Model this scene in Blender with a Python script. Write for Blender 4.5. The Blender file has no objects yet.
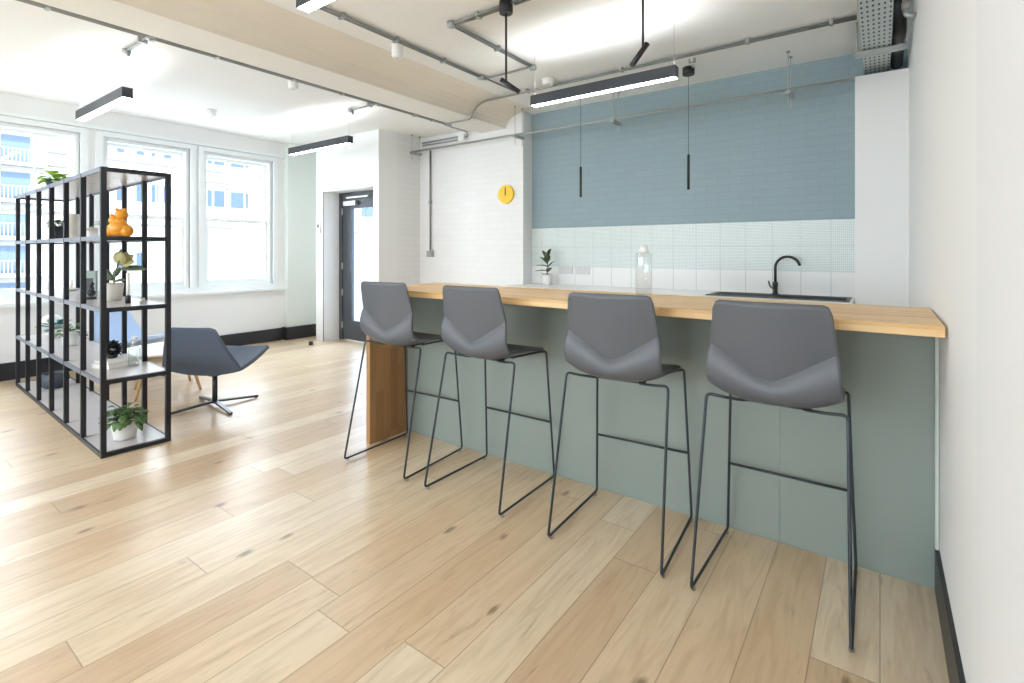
import bpy, bmesh, math, random
from mathutils import Vector, Matrix
random.seed(7)
SC = bpy.context.scene
COL = SC.collection
PI = math.pi

# ------------------------------------------------------------------ materials
def srgb(r, g, b):
    f = lambda c: ((c/255+0.055)/1.055)**2.4 if c/255 > 0.04045 else c/255/12.92
    return (f(r), f(g), f(b), 1)

def mat(name, col, rough=0.5, metal=0.0, noise=0.0, nscale=20, bump=0.0, bscale=60, spec=0.5, emit=None, es=0):
    m = bpy.data.materials.new(name); m.use_nodes = True
    nt = m.node_tree; b = nt.nodes['Principled BSDF']
    b.inputs['Base Color'].default_value = col
    b.inputs['Roughness'].default_value = rough
    b.inputs['Metallic'].default_value = metal
    b.inputs['Specular IOR Level'].default_value = spec
    tc = nt.nodes.new('ShaderNodeTexCoord')
    if noise > 0:
        n = nt.nodes.new('ShaderNodeTexNoise'); n.inputs['Scale'].default_value = nscale
        n.inputs['Detail'].default_value = 4
        nt.links.new(tc.outputs['Object'], n.inputs['Vector'])
        mx = nt.nodes.new('ShaderNodeMix'); mx.data_type = 'RGBA'
        mx.inputs['A'].default_value = tuple(c*(1-noise) for c in col[:3])+(1,)
        mx.inputs['B'].default_value = tuple(min(1, c*(1+noise)) for c in col[:3])+(1,)
        nt.links.new(n.outputs['Fac'], mx.inputs['Factor'])
        nt.links.new(mx.outputs['Result'], b.inputs['Base Color'])
    if bump > 0:
        n2 = nt.nodes.new('ShaderNodeTexNoise'); n2.inputs['Scale'].default_value = bscale
        nt.links.new(tc.outputs['Object'], n2.inputs['Vector'])
        bp = nt.nodes.new('ShaderNodeBump'); bp.inputs['Strength'].default_value = bump
        bp.inputs['Distance'].default_value = 0.01
        nt.links.new(n2.outputs['Fac'], bp.inputs['Height'])
        nt.links.new(bp.outputs['Normal'], b.inputs['Normal'])
    if emit:
        b.inputs['Emission Color'].default_value = emit
        b.inputs['Emission Strength'].default_value = es
    return m

def nd(nt, t, **k):
    n = nt.nodes.new(t)
    for a, v in k.items(): setattr(n, a, v)
    return n
def math_(nt, op, a, b=None, c=None):
    n = nd(nt, 'ShaderNodeMath', operation=op)
    for i, v in enumerate((a, b, c)):
        if v is None: continue
        if isinstance(v, (int, float)): n.inputs[i].default_value = v
        else: nt.links.new(v, n.inputs[i])
    return n.outputs[0]
def mixc(nt, f, a, b, blend='MIX'):
    n = nd(nt, 'ShaderNodeMix', data_type='RGBA', blend_type=blend)
    for k, v in (('Factor', f), ('A', a), ('B', b)):
        if isinstance(v, (int, float)): n.inputs[k].default_value = v
        elif isinstance(v, tuple): n.inputs[k].default_value = v
        else: nt.links.new(v, n.inputs[k])
    return n.outputs['Result']

def floor_material():
    m = bpy.data.materials.new('oak_plank_floor'); m.use_nodes = True
    nt = m.node_tree; L = nt.links; b = nt.nodes['Principled BSDF']
    tc = nd(nt, 'ShaderNodeTexCoord'); sx = nd(nt, 'ShaderNodeSeparateXYZ'); L.new(tc.outputs['Object'], sx.inputs[0])
    W, LEN = 0.19, 1.65
    u = math_(nt, 'DIVIDE', sx.outputs['X'], W); ci = math_(nt, 'FLOOR', u)
    wn = nd(nt, 'ShaderNodeTexWhiteNoise', noise_dimensions='1D'); L.new(ci, wn.inputs['W'])
    off = math_(nt, 'MULTIPLY', wn.outputs['Value'], 5.0)
    v = math_(nt, 'ADD', math_(nt, 'DIVIDE', sx.outputs['Y'], LEN), off); ri = math_(nt, 'FLOOR', v)
    cmb = nd(nt, 'ShaderNodeCombineXYZ'); L.new(ci, cmb.inputs[0]); L.new(ri, cmb.inputs[1])
    wn2 = nd(nt, 'ShaderNodeTexWhiteNoise', noise_dimensions='2D'); L.new(cmb.outputs[0], wn2.inputs['Vector'])
    rnd = wn2.outputs['Value']
    ramp = nd(nt, 'ShaderNodeValToRGB'); L.new(rnd, ramp.inputs['Fac'])
    e = ramp.color_ramp.elements
    e[0].position = 0; e[0].color = srgb(204, 178, 146)
    e[1].position = 1; e[1].color = srgb(230, 214, 188)
    for p, c in ((0.25, srgb(210, 183, 148)), (0.5, srgb(217, 192, 158)), (0.75, srgb(222, 201, 170))):
        q = e.new(p); q.color = c
    # grain: stretched noise, moved per plank
    cmb2 = nd(nt, 'ShaderNodeCombineXYZ')
    L.new(math_(nt, 'MULTIPLY', sx.outputs['X'], 9.0), cmb2.inputs[0])
    L.new(math_(nt, 'MULTIPLY', sx.outputs['Y'], 0.9), cmb2.inputs[1])
    L.new(math_(nt, 'MULTIPLY', rnd, 30.0), cmb2.inputs[2])
    g = nd(nt, 'ShaderNodeTexNoise'); g.inputs['Scale'].default_value = 2.2; g.inputs['Detail'].default_value = 7
    g.inputs['Distortion'].default_value = 1.6; L.new(cmb2.outputs[0], g.inputs['Vector'])
    mr = nd(nt, 'ShaderNodeMapRange'); L.new(g.outputs['Fac'], mr.inputs['Value'])
    mr.inputs['From Min'].default_value = .42; mr.inputs['From Max'].default_value = .72
    c1 = mixc(nt, math_(nt, 'MULTIPLY', mr.outputs[0], .42), ramp.outputs['Color'], srgb(172, 136, 98))
    # fine grain
    cmb3 = nd(nt, 'ShaderNodeCombineXYZ')
    L.new(math_(nt, 'MULTIPLY', sx.outputs['X'], 90.0), cmb3.inputs[0]); L.new(math_(nt, 'MULTIPLY', sx.outputs['Y'], 3.0), cmb3.inputs[1]); L.new(math_(nt, 'MULTIPLY', rnd, 9.0), cmb3.inputs[2])
    g2 = nd(nt, 'ShaderNodeTexNoise'); g2.inputs['Scale'].default_value = 2; g2.inputs['Detail'].default_value = 3; L.new(cmb3.outputs[0], g2.inputs['Vector'])
    c2 = mixc(nt, math_(nt, 'MULTIPLY', g2.outputs['Fac'], .16), c1, srgb(150, 112, 74))
    # long darker mineral streaks
    cs = nd(nt, 'ShaderNodeCombineXYZ')
    L.new(math_(nt, 'MULTIPLY', sx.outputs['X'], 11.0), cs.inputs[0]); L.new(math_(nt, 'MULTIPLY', sx.outputs['Y'], 1.5), cs.inputs[1]); L.new(math_(nt, 'MULTIPLY', rnd, 21.0), cs.inputs[2])
    g3 = nd(nt, 'ShaderNodeTexNoise'); g3.inputs['Scale'].default_value = 1.3; g3.inputs['Detail'].default_value = 9; g3.inputs['Roughness'].default_value = .68; g3.inputs['Distortion'].default_value = 2.2
    L.new(cs.outputs[0], g3.inputs['Vector'])
    m3 = nd(nt, 'ShaderNodeMapRange'); m3.inputs['From Min'].default_value = .585; m3.inputs['From Max'].default_value = .72; L.new(g3.outputs['Fac'], m3.inputs['Value'])
    c2 = mixc(nt, math_(nt, 'MULTIPLY', m3.outputs[0], .5), c2, srgb(138, 104, 76))
    # knots: one chance per plank cell
    sv = nd(nt, 'ShaderNodeCombineXYZ')
    L.new(math_(nt, 'MULTIPLY', sx.outputs['X'], 3.6), sv.inputs[0]); L.new(math_(nt, 'MULTIPLY', sx.outputs['Y'], 1.7), sv.inputs[1])
    vo = nd(nt, 'ShaderNodeTexVoronoi', voronoi_dimensions='2D'); vo.inputs['Scale'].default_value = 1.0; L.new(sv.outputs[0], vo.inputs['Vector'])
    sepc = nd(nt, 'ShaderNodeSeparateColor'); L.new(vo.outputs['Color'], sepc.inputs[0])
    kn = nd(nt, 'ShaderNodeMapRange'); kn.inputs['From Min'].default_value = .075; kn.inputs['From Max'].default_value = .02
    wob = math_(nt, 'ADD', vo.outputs['Distance'], math_(nt, 'MULTIPLY', math_(nt, 'SUBTRACT', g3.outputs['Fac'], .5), .22))
    L.new(wob, kn.inputs['Value'])
    kf = math_(nt, 'MULTIPLY', kn.outputs[0], math_(nt, 'GREATER_THAN', sepc.outputs[0], .68))
    c3 = mixc(nt, math_(nt, 'MULTIPLY', kf, .7), c2, srgb(96, 66, 42))
    # gaps
    fu = math_(nt, 'FRACT', u); fv = math_(nt, 'FRACT', v)
    eu = math_(nt, 'MINIMUM', fu, math_(nt, 'SUBTRACT', 1.0, fu)); ev = math_(nt, 'MINIMUM', fv, math_(nt, 'SUBTRACT', 1.0, fv))
    gap = math_(nt, 'MAXIMUM', math_(nt, 'LESS_THAN', eu, .010), math_(nt, 'LESS_THAN', ev, .0013))
    c4 = mixc(nt, math_(nt, 'MULTIPLY', gap, .55), c3, srgb(110, 82, 56))
    L.new(c4, b.inputs['Base Color'])
    rr = math_(nt, 'ADD', math_(nt, 'MULTIPLY', g2.outputs['Fac'], .10), .27)
    L.new(rr, b.inputs['Roughness'])
    b.inputs['Specular IOR Level'].default_value = .6; b.inputs['Coat Weight'].default_value = .35; b.inputs['Coat Roughness'].default_value = .3
    bp = nd(nt, 'ShaderNodeBump'); bp.inputs['Strength'].default_value = .25; bp.inputs['Distance'].default_value = .003
    L.new(math_(nt, 'SUBTRACT', math_(nt, 'MULTIPLY', g2.outputs['Fac'], .3), gap), bp.inputs['Height'])
    L.new(bp.outputs[0], b.inputs['Normal'])
    return m

def wood_material(name, base, dark, axis=0, w=0.045, ln=0.5, rough=.4):
    """oak block worktop: staves running along one axis"""
    m = bpy.data.materials.new(name); m.use_nodes = True
    nt = m.node_tree; L = nt.links; b = nt.nodes['Principled BSDF']
    tc = nd(nt, 'ShaderNodeTexCoord'); sx = nd(nt, 'ShaderNodeSeparateXYZ'); L.new(tc.outputs['Object'], sx.inputs[0])
    al = sx.outputs[axis]; o1 = sx.outputs[(axis+1) % 3]; o2 = sx.outputs[(axis+2) % 3]
    i1 = math_(nt, 'FLOOR', math_(nt, 'DIVIDE', o1, w)); i2 = math_(nt, 'FLOOR', math_(nt, 'DIVIDE', math_(nt, 'ADD', o2, .003), w*1.5))
    ii = math_(nt, 'ADD', i1, math_(nt, 'MULTIPLY', i2, 17.3))
    wn = nd(nt, 'ShaderNodeTexWhiteNoise', noise_dimensions='1D'); L.new(ii, wn.inputs['W'])
    v = math_(nt, 'FLOOR', math_(nt, 'ADD', math_(nt, 'DIVIDE', al, ln), math_(nt, 'MULTIPLY', wn.outputs['Value'], 7)))
    cb = nd(nt, 'ShaderNodeCombineXYZ'); L.new(ii, cb.inputs[0]); L.new(v, cb.inputs[1])
    wn2 = nd(nt, 'ShaderNodeTexWhiteNoise', noise_dimensions='2D'); L.new(cb.outputs[0], wn2.inputs['Vector'])
    cg = nd(nt, 'ShaderNodeCombineXYZ')
    L.new(math_(nt, 'MULTIPLY', al, 2.5), cg.inputs[0]); L.new(math_(nt, 'MULTIPLY', o1, 45), cg.inputs[1])
    L.new(math_(nt, 'ADD', math_(nt, 'MULTIPLY', o2, 45), math_(nt, 'MULTIPLY', wn2.outputs['Value'], 40)), cg.inputs[2])
    g = nd(nt, 'ShaderNodeTexNoise'); g.inputs['Scale'].default_value = 1; g.inputs['Detail'].default_value = 5; g.inputs['Distortion'].default_value = .8
    L.new(cg.outputs[0], g.inputs['Vector'])
    f = math_(nt, 'ADD', math_(nt, 'MULTIPLY', wn2.outputs['Value'], .55), math_(nt, 'MULTIPLY', g.outputs['Fac'], .5))
    f = math_(nt, 'SUBTRACT', f, .1)
    c = mixc(nt, f, base, dark)
    L.new(c, b.inputs['Base Color']); b.inputs['Roughness'].default_value = rough
    return m

def brick_material(name, col, mortar, bw=.225, bh=.075, depth=.5, rough=.6, plane='XZ', var=.04):
    m = bpy.data.materials.new(name); m.use_nodes = True
    nt = m.node_tree; L = nt.links; b = nt.nodes['Principled BSDF']
    tc = nd(nt, 'ShaderNodeTexCoord'); sx = nd(nt, 'ShaderNodeSeparateXYZ'); L.new(tc.outputs['Object'], sx.inputs[0])
    cb = nd(nt, 'ShaderNodeCombineXYZ'); L.new(sx.outputs['XYZ'.index(plane[0])], cb.inputs[0]); L.new(sx.outputs['XYZ'.index(plane[1])], cb.inputs[1])
    br = nd(nt, 'ShaderNodeTexBrick'); L.new(cb.outputs[0], br.inputs['Vector'])
    br.inputs['Scale'].default_value = 1; br.inputs['Brick Width'].default_value = bw; br.inputs['Row Height'].default_value = bh
    br.inputs['Mortar Size'].default_value = .005; br.inputs['Mortar Smooth'].default_value = .4
    br.inputs['Color1'].default_value = tuple(c*(1+var) for c in col[:3])+(1,); br.inputs['Color2'].default_value = tuple(c*(1-var) for c in col[:3])+(1,)
    br.inputs['Mortar'].default_value = mortar
    n = nd(nt, 'ShaderNodeTexNoise'); n.inputs['Scale'].default_value = 14; n.inputs['Detail'].default_value = 5; L.new(tc.outputs['Object'], n.inputs['Vector'])
    c = mixc(nt, math_(nt, 'MULTIPLY', n.outputs['Fac'], .16), br.outputs['Color'], tuple(c*.8 for c in col[:3])+(1,))
    L.new(c, b.inputs['Base Color']); b.inputs['Roughness'].default_value = rough
    h = math_(nt, 'ADD', math_(nt, 'MULTIPLY', br.outputs['Fac'], -1), math_(nt, 'MULTIPLY', n.outputs['Fac'], .8))
    bp = nd(nt, 'ShaderNodeBump'); bp.inputs['Strength'].default_value = depth; bp.inputs['Distance'].default_value = .006
    L.new(h, bp.inputs['Height']); L.new(bp.outputs[0], b.inputs['Normal'])
    return m

def tile_material():
    """mint patterned tiles (fine woven zigzag) with thin joints"""
    m = bpy.data.materials.new('mint_pattern_tiles'); m.use_nodes = True
    nt = m.node_tree; L = nt.links; b = nt.nodes['Principled BSDF']
    tc = nd(nt, 'ShaderNodeTexCoord'); sx = nd(nt, 'ShaderNodeSeparateXYZ'); L.new(tc.outputs['Object'], sx.inputs[0])
    X, Z = sx.outputs['X'], sx.outputs['Z']
    P = .015
    zig = math_(nt, 'PINGPONG', math_(nt, 'DIVIDE', X, P), .5)
    row = math_(nt, 'ADD', math_(nt, 'DIVIDE', Z, P), zig)
    st = math_(nt, 'LESS_THAN', math_(nt, 'FRACT', row), .36)
    ck = math_(nt, 'LESS_THAN', math_(nt, 'FRACT', math_(nt, 'DIVIDE', X, P/1.0)), .72)
    pat = math_(nt, 'MULTIPLY', st, ck)
    c = mixc(nt, pat, srgb(228, 234, 231), srgb(146, 164, 158))
    fx = math_(nt, 'FRACT', math_(nt, 'DIVIDE', math_(nt, 'ADD', X, 12.122), .24)); fz = math_(nt, 'FRACT', math_(nt, 'DIVIDE', math_(nt, 'SUBTRACT', Z, 1.158), .2395))
    j = math_(nt, 'MAXIMUM', math_(nt, 'LESS_THAN', fx, .012), math_(nt, 'LESS_THAN', fz, .012))
    c = mixc(nt, math_(nt, 'MULTIPLY', j, .6), c, srgb(150, 168, 164))
    L.new(c, b.inputs['Base Color']); b.inputs['Roughness'].default_value = .3
    return m
def white_tile_material():
    m = bpy.data.materials.new('white_gloss_tiles'); m.use_nodes = True
    nt = m.node_tree; L = nt.links; b = nt.nodes['Principled BSDF']
    tc = nd(nt, 'ShaderNodeTexCoord'); sx = nd(nt, 'ShaderNodeSeparateXYZ'); L.new(tc.outputs['Object'], sx.inputs[0])
    fx = math_(nt, 'FRACT', math_(nt, 'DIVIDE', math_(nt, 'ADD', sx.outputs['X'], 12.122), .24))
    j = math_(nt, 'LESS_THAN', fx, .016)
    L.new(mixc(nt, j, srgb(236, 236, 234), srgb(176, 178, 176)), b.inputs['Base Color']); b.inputs['Roughness'].default_value = .18
    return m
def glass_material(name, tint=(1, 1, 1, 1), refl=.06):
    m = bpy.data.materials.new(name); m.use_nodes = True
    nt = m.node_tree; nt.nodes.remove(nt.nodes['Principled BSDF'])
    t = nd(nt, 'ShaderNodeBsdfTransparent'); t.inputs[0].default_value = tint
    g = nd(nt, 'ShaderNodeBsdfGlossy'); g.inputs['Roughness'].default_value = .02
    lw = nd(nt, 'ShaderNodeLayerWeight'); lw.inputs['Blend'].default_value = .12
    mx = nd(nt, 'ShaderNodeMixShader')
    f = math_(nt, 'ADD', math_(nt, 'MULTIPLY', lw.outputs['Facing'], refl*3), refl*.4)
    nt.links.new(f, mx.inputs[0]); nt.links.new(t.outputs[0], mx.inputs[1]); nt.links.new(g.outputs[0], mx.inputs[2])
    nt.links.new(mx.outputs[0], nt.nodes['Material Output'].inputs[0])
    return m
def perforated_material():
    m = bpy.data.materials.new('perforated_galvanised_steel'); m.use_nodes = True
    nt = m.node_tree; L = nt.links; b = nt.nodes['Principled BSDF']
    tc = nd(nt, 'ShaderNodeTexCoord'); sx = nd(nt, 'ShaderNodeSeparateXYZ'); L.new(tc.outputs['Object'], sx.inputs[0])
    fx = math_(nt, 'SUBTRACT', math_(nt, 'FRACT', math_(nt, 'DIVIDE', sx.outputs['X'], .030)), .5)
    fy = math_(nt, 'SUBTRACT', math_(nt, 'FRACT', math_(nt, 'DIVIDE', sx.outputs['Y'], .08)), .5)
    r = math_(nt, 'ADD', math_(nt, 'POWER', math_(nt, 'ABSOLUTE', fx), 2), math_(nt, 'POWER', math_(nt, 'MULTIPLY', math_(nt, 'ABSOLUTE', fy), .9), 2))
    hole = math_(nt, 'LESS_THAN', r, .045)
    L.new(mixc(nt, hole, srgb(186, 194, 194), srgb(28, 32, 34)), b.inputs['Base Color'])
    L.new(math_(nt, 'MULTIPLY', math_(nt, 'SUBTRACT', 1.0, hole), .35), b.inputs['Metallic'])
    b.inputs['Roughness'].default_value = .45
    return m

M = {}
M['wall'] = mat('white_wall_paint', srgb(236, 236, 235), .75, bump=.08, bscale=90)
M['wallgreen'] = mat('pale_reveal_paint', srgb(226, 233, 228), .7, bump=.08, bscale=60)
M['ceil'] = mat('ceiling_paint', srgb(238, 238, 235), .85, noise=.015, nscale=3, bump=.15, bscale=30)
M['beam'] = mat('beam_plaster_shade_tone', srgb(230, 223, 210), .85, noise=.03, nscale=2, bump=.25, bscale=25)  # warm tone mostly stands in for shade on the beam's side
M['beamunder'] = mat('beam_underside_plaster', srgb(232, 230, 223), .85, noise=.03, nscale=4, bump=.3, bscale=25)  # underside copy of that plaster, with less of the shade tone
M['near_wall_grey'] = mat('light_grey_near_wall', srgb(232, 232, 232), .7)  # slightly greyer tone for the near stretch of the right wall
M['bluebrick'] = brick_material('blue_painted_brick', srgb(146, 165, 171), srgb(140, 159, 166), depth=.22, var=.015)
M['whitebrick'] = brick_material('white_painted_brick', srgb(238, 238, 238), srgb(234, 234, 234), depth=.3, var=.01)
M['whitebrickY'] = brick_material('white_painted_brick_side', srgb(236, 236, 234), srgb(228, 228, 228), depth=.35, plane='YZ', var=.01)
M['tiles'] = tile_material(); M['wtiles'] = white_tile_material()
M['black'] = mat('black_metal', srgb(34, 36, 42), .45, metal=.2)
M['rod'] = mat('dark_grey_powder_coat', srgb(52, 58, 64), .38, metal=.3)
M['skirt'] = mat('black_skirting', srgb(38, 38, 42), .4)
M['shell'] = mat('grey_plastic_shell', srgb(86, 89, 95), .4, bump=.04, bscale=400)
M['seatdark'] = mat('dark_seat_pad', srgb(44, 48, 52), .6)
M['glide'] = glass_material('clear_glide', (.85, .87, .88, 1), .15)
M['oak'] = wood_material('oak_worktop', srgb(233, 202, 150), srgb(196, 146, 88), axis=0, w=.04, ln=.45)
M['oakZ'] = wood_material('oak_end_panel', srgb(190, 148, 100), srgb(128, 86, 48), axis=2, w=.045, ln=.6)
M['oakleg'] = mat('light_oak_leg', srgb(200, 165, 120), .5, noise=.1)
M['sage'] = mat('sage_green_panel', srgb(136, 147, 141), .42)
M['sagefill'] = mat('pale_filler', srgb(196, 204, 198), .5)
M['worktop'] = mat('white_worktop', srgb(240, 240, 240), .25)
M['sink'] = mat('black_composite', srgb(52, 54, 56), .45)
M['tap'] = mat('matt_black', srgb(30, 31, 33), .4)
M['plastic'] = mat('white_plastic', srgb(236, 236, 234), .35)
M['socket'] = mat('off_white_plastic', srgb(206, 206, 206), .4)
M['galv'] = mat('galvanised_steel', srgb(168, 172, 170), .42, metal=.55, noise=.08, nscale=12)
M['galvp'] = perforated_material()
M['conduit'] = mat('weathered_conduit', srgb(142, 145, 143), .45, metal=.5, noise=.1, nscale=12)
M['lamp'] = mat('anthracite_lamp_housing', srgb(62, 66, 72), .4, metal=.2)
M['emit'] = mat('lamp_diffuser', srgb(255, 255, 255), .5, emit=(.94, .97, 1, 1), es=17)
M['emitup'] = mat('lamp_uplight', srgb(255, 255, 255), .5, emit=(.94, .97, 1, 1), es=30)
M['yellow'] = mat('yellow_clock', srgb(245, 200, 20), .4)
M['darkgrey'] = mat('dark_grey_paint', srgb(66, 70, 76), .4)
M['hinge'] = mat('brushed_steel', srgb(190, 190, 188), .3, metal=.7)
M['glass'] = glass_material('window_glass'); M['frost'] = glass_material('door_glass', (.86, .92, 1, 1), .12)
M['bottle'] = glass_material('bottle_glass', (.93, .95, .95, 1), .3)
M['frame'] = mat('white_window_paint', srgb(236, 240, 240), .45)
M['board'] = mat('lilac_grey_shelf_board', srgb(196, 190, 190), .28, noise=.04, nscale=6)
M['raile'] = mat('grey_shelf_rail', srgb(118, 124, 136), .35, metal=.2)
M['bluefab'] = mat('slate_blue_fabric', srgb(88, 98, 114), .85, noise=.08, nscale=160, bump=.2, bscale=500)
M['bluefab2'] = mat('light_blue_fabric', srgb(178, 196, 222), .85, noise=.05, nscale=120, bump=.2, bscale=400)
M['chrome'] = mat('grey_steel', srgb(70, 74, 80), .35, metal=.6)
M['leaf'] = mat('green_leaf', srgb(72, 104, 54), .5, noise=.25, nscale=25)
M['leafl'] = mat('lime_leaf', srgb(150, 185, 75), .5, noise=.2, nscale=25)
M['leafd'] = mat('dusky_leaf', srgb(86, 98, 72), .45, noise=.3, nscale=18)
M['leafy'] = mat('yellowing_leaf', srgb(176, 168, 118), .5, noise=.2, nscale=14)
M['leafk'] = mat('black_succulent', srgb(34, 32, 36), .5, noise=.2)
M['teal'] = mat('teal_leaf', srgb(70, 130, 124), .5, noise=.2)
M['pot'] = mat('white_ceramic', srgb(232, 230, 226), .4)
M['potb'] = mat('beige_ceramic', srgb(206, 200, 190), .5)
M['potk'] = mat('black_ceramic', srgb(40, 42, 48), .5)
M['potg'] = mat('slate_ceramic', srgb(70, 80, 92), .55, noise=.1)
M['soil'] = mat('soil', srgb(60, 46, 36), .9, bump=.5, bscale=80)
M['orange'] = mat('orange_glaze', srgb(226, 150, 34), .35, noise=.15, nscale=20)
M['picture'] = mat('grey_green_frame', srgb(130, 146, 138), .5)
M['wax'] = mat('white_wax', srgb(240, 238, 232), .5)
M['book'] = mat('white_book', srgb(220, 218, 214), .6)
M['tabletop'] = mat('white_laminate', srgb(240, 240, 238), .3)
M['extwall'] = mat('exterior_white_render', (.24, .24, .235, 1), .9)
M['extblue'] = mat('exterior_blue_glass', (.040, .062, .105, 1), .7, spec=.1)
M['extrail'] = mat('exterior_rail', (.15, .16, .175, 1), .7, spec=.2)
M['extline'] = mat('exterior_grey_course', (.09, .09, .095, 1), .8, spec=.2)
M['extband'] = mat('exterior_blue_panel', (.075, .105, .15, 1), .7, spec=.1)
M['street'] = mat('pale_paving', (.3, .3, .3, 1), .9)
def patterned():
    m = mat('black_white_pattern', srgb(230, 230, 230), .4); nt = m.node_tree
    tc = nt.nodes['Texture Coordinate']; ck = nd(nt, 'ShaderNodeTexChecker'); ck.inputs['Scale'].default_value = 40
    ck.inputs['Color1'].default_value = srgb(235, 235, 235); ck.inputs['Color2'].default_value = srgb(40, 46, 60)
    nt.links.new(tc.outputs['Object'], ck.inputs['Vector']); nt.links.new(ck.outputs[0], nt.nodes['Principled BSDF'].inputs['Base Color'])
    return m
M['pattern'] = patterned()

# ------------------------------------------------------------------ mesh helpers
def V(*a): return Vector(a)
def box(bm, x0, x1, y0, y1, z0, z1, mi=0, bev=0):
    vs = [bm.verts.new((x, y, z)) for x in (x0, x1) for y in (y0, y1) for z in (z0, z1)]
    F = [(0, 1, 3, 2), (4, 6, 7, 5), (0, 4, 5, 1), (2, 3, 7, 6), (0, 2, 6, 4), (1, 5, 7, 3)]
    fs = []
    for f in F:
        fc = bm.faces.new([vs[i] for i in f]); fc.material_index = mi; fs.append(fc)
    if bev:
        es = list({e for f in fs for e in f.edges})
        bmesh.ops.bevel(bm, geom=es, offset=bev, segments=2, affect='EDGES', profile=.6)
def tube(bm, pts, r, seg=10, cap=True, r2=None):
    pts = [Vector(p) for p in pts]; n = len(pts); rings = []
    up = None
    for i, p in enumerate(pts):
        d = (pts[min(i+1, n-1)]-pts[max(i-1, 0)]).normalized()
        if i == 0: d = (pts[1]-p).normalized()
        if i == n-1: d = (p-pts[i-1]).normalized()
        if up is None:
            up = Vector((0, 0, 1)) if abs(d.z) < .9 else Vector((1, 0, 0))
        a = d.cross(up)
        if a.length < 1e-4: a = d.cross(Vector((0, 1, 0)))
        a.normalize(); b = a.cross(d).normalized(); up = b
        rr = r if r2 is None else r+(r2-r)*i/(n-1)
        if 0 < i < n-1:
            d0 = (p-pts[i-1]).normalized(); c = max(.5, d.dot(d0)); rr2 = rr
        else: c = 1; rr2 = rr
        rings.append([bm.verts.new(p+(a*math.cos(2*PI*k/seg)+b*math.sin(2*PI*k/seg))*rr2) for k in range(seg)])
    for A, B in zip(rings, rings[1:]):
        for k in range(seg):
            f = bm.faces.new((A[k], A[(k+1) % seg], B[(k+1) % seg], B[k])); f.smooth = True
    if cap:
        bm.faces.new(list(reversed(rings[0]))); bm.faces.new(rings[-1])
def fillet(pts, r, n=5):
    """round the corners of a polyline"""
    pts = [Vector(p) for p in pts]; out = [pts[0]]
    for a, p, b in zip(pts, pts[1:], pts[2:]):
        d1 = (a-p); d2 = (b-p); rr = min(r, d1.length*.45, d2.length*.45)
        s, e = p+d1.normalized()*rr, p+d2.normalized()*rr
        for i in range(n+1):
            t = i/n; out.append(s*(1-t)**2+p*2*t*(1-t)+e*t*t)
    out.append(pts[-1]); return out
def lathe(bm, prof, c=(0, 0, 0), seg=24, smooth=True, cap0=True, cap1=True, sq=0):
    rings = []
    for r, z in prof:
        ring = []
        for k in range(seg):
            a = 2*PI*k/seg
            x, y = math.cos(a), math.sin(a)
            if sq:
                s = max(abs(x), abs(y)); x, y = x*(1-sq)+x/s*sq*.9, y*(1-sq)+y/s*sq*.9
            ring.append(bm.verts.new((c[0]+r*x, c[1]+r*y, c[2]+z)))
        rings.append(ring)
    for A, B in zip(rings, rings[1:]):
        for k in range(seg):
            f = bm.faces.new((A[k], A[(k+1) % seg], B[(k+1) % seg], B[k])); f.smooth = smooth
    if cap0: bm.faces.new(list(reversed(rings[0])))
    if cap1: bm.faces.new(rings[-1])
def ball(bm, c, r, sx=1, sy=1, sz=1, seg=14, rg=9):
    mt = Matrix.Translation(Vector(c)) @ Matrix.Diagonal((sx*r, sy*r, sz*r, 1))
    g = bmesh.ops.create_uvsphere(bm, u_segments=seg, v_segments=rg, radius=1, matrix=mt)
    for v in g['verts']:
        for f in v.link_faces: f.smooth = True
def prism(bm, poly, axis, a0, a1):
    """extrude a 2D polygon; axis 'Y' takes (x,z), axis 'X' takes (y,z), 'Z' takes (x,y)"""
    def P(p, a): return (p[0], a, p[1]) if axis == 'Y' else ((a, p[0], p[1]) if axis == 'X' else (p[0], p[1], a))
    A = [bm.verts.new(P(p, a0)) for p in poly]; B = [bm.verts.new(P(p, a1)) for p in poly]
    bm.faces.new(A); bm.faces.new(list(reversed(B))); n = len(poly)
    for i in range(n): bm.faces.new((A[i], B[i], B[(i+1) % n], A[(i+1) % n]))
def obj(name, bm, m, parent=None, loc=None, rz=None):
    bmesh.ops.recalc_face_normals(bm, faces=bm.faces)
    me = bpy.data.meshes.new(name); bm.to_mesh(me); bm.free()
    ms = m if isinstance(m, (list, tuple)) else [m]
    for k in ms: me.materials.append(M[k] if isinstance(k, str) else k)
    o = bpy.data.objects.new(name, me); COL.objects.link(o)
    if parent: o.parent = parent
    if loc: o.location = loc
    if rz is not None: o.rotation_euler[2] = rz
    return o
def nb(): return bmesh.new()
def tag(o, label, cat, group=None):
    o['label'] = label; o['category'] = cat
    if group: o['group'] = group
    return o
def thing(name, label, cat, loc=(0, 0, 0), rz=0, group=None):
    o = bpy.data.objects.new(name, None); COL.objects.link(o); o.empty_display_size = .1
    o.location = loc; o.rotation_euler = (0, 0, rz); return tag(o, label, cat, group)
def struct(name, bm, m, parent=None):
    o = obj(name, bm, m, parent)
    if not parent: o['kind'] = 'structure'
    return o
def bx(name, m, parent, *a, bev=0):
    b = nb(); box(b, *a, bev=bev); return obj(name, b, m, parent)
def sbox(name, m, *a):
    b = nb(); box(b, *a); return struct(name, b, m)
def dup(root, loc, rz, label):
    r = root.copy(); COL.objects.link(r); r.location = loc; r.rotation_euler = (0, 0, rz); r['label'] = label
    for ch in list(root.children):
        c = ch.copy(); COL.objects.link(c); c.parent = r
        for g in ch.children:
            d = g.copy(); COL.objects.link(d); d.parent = c
    return r

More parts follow.
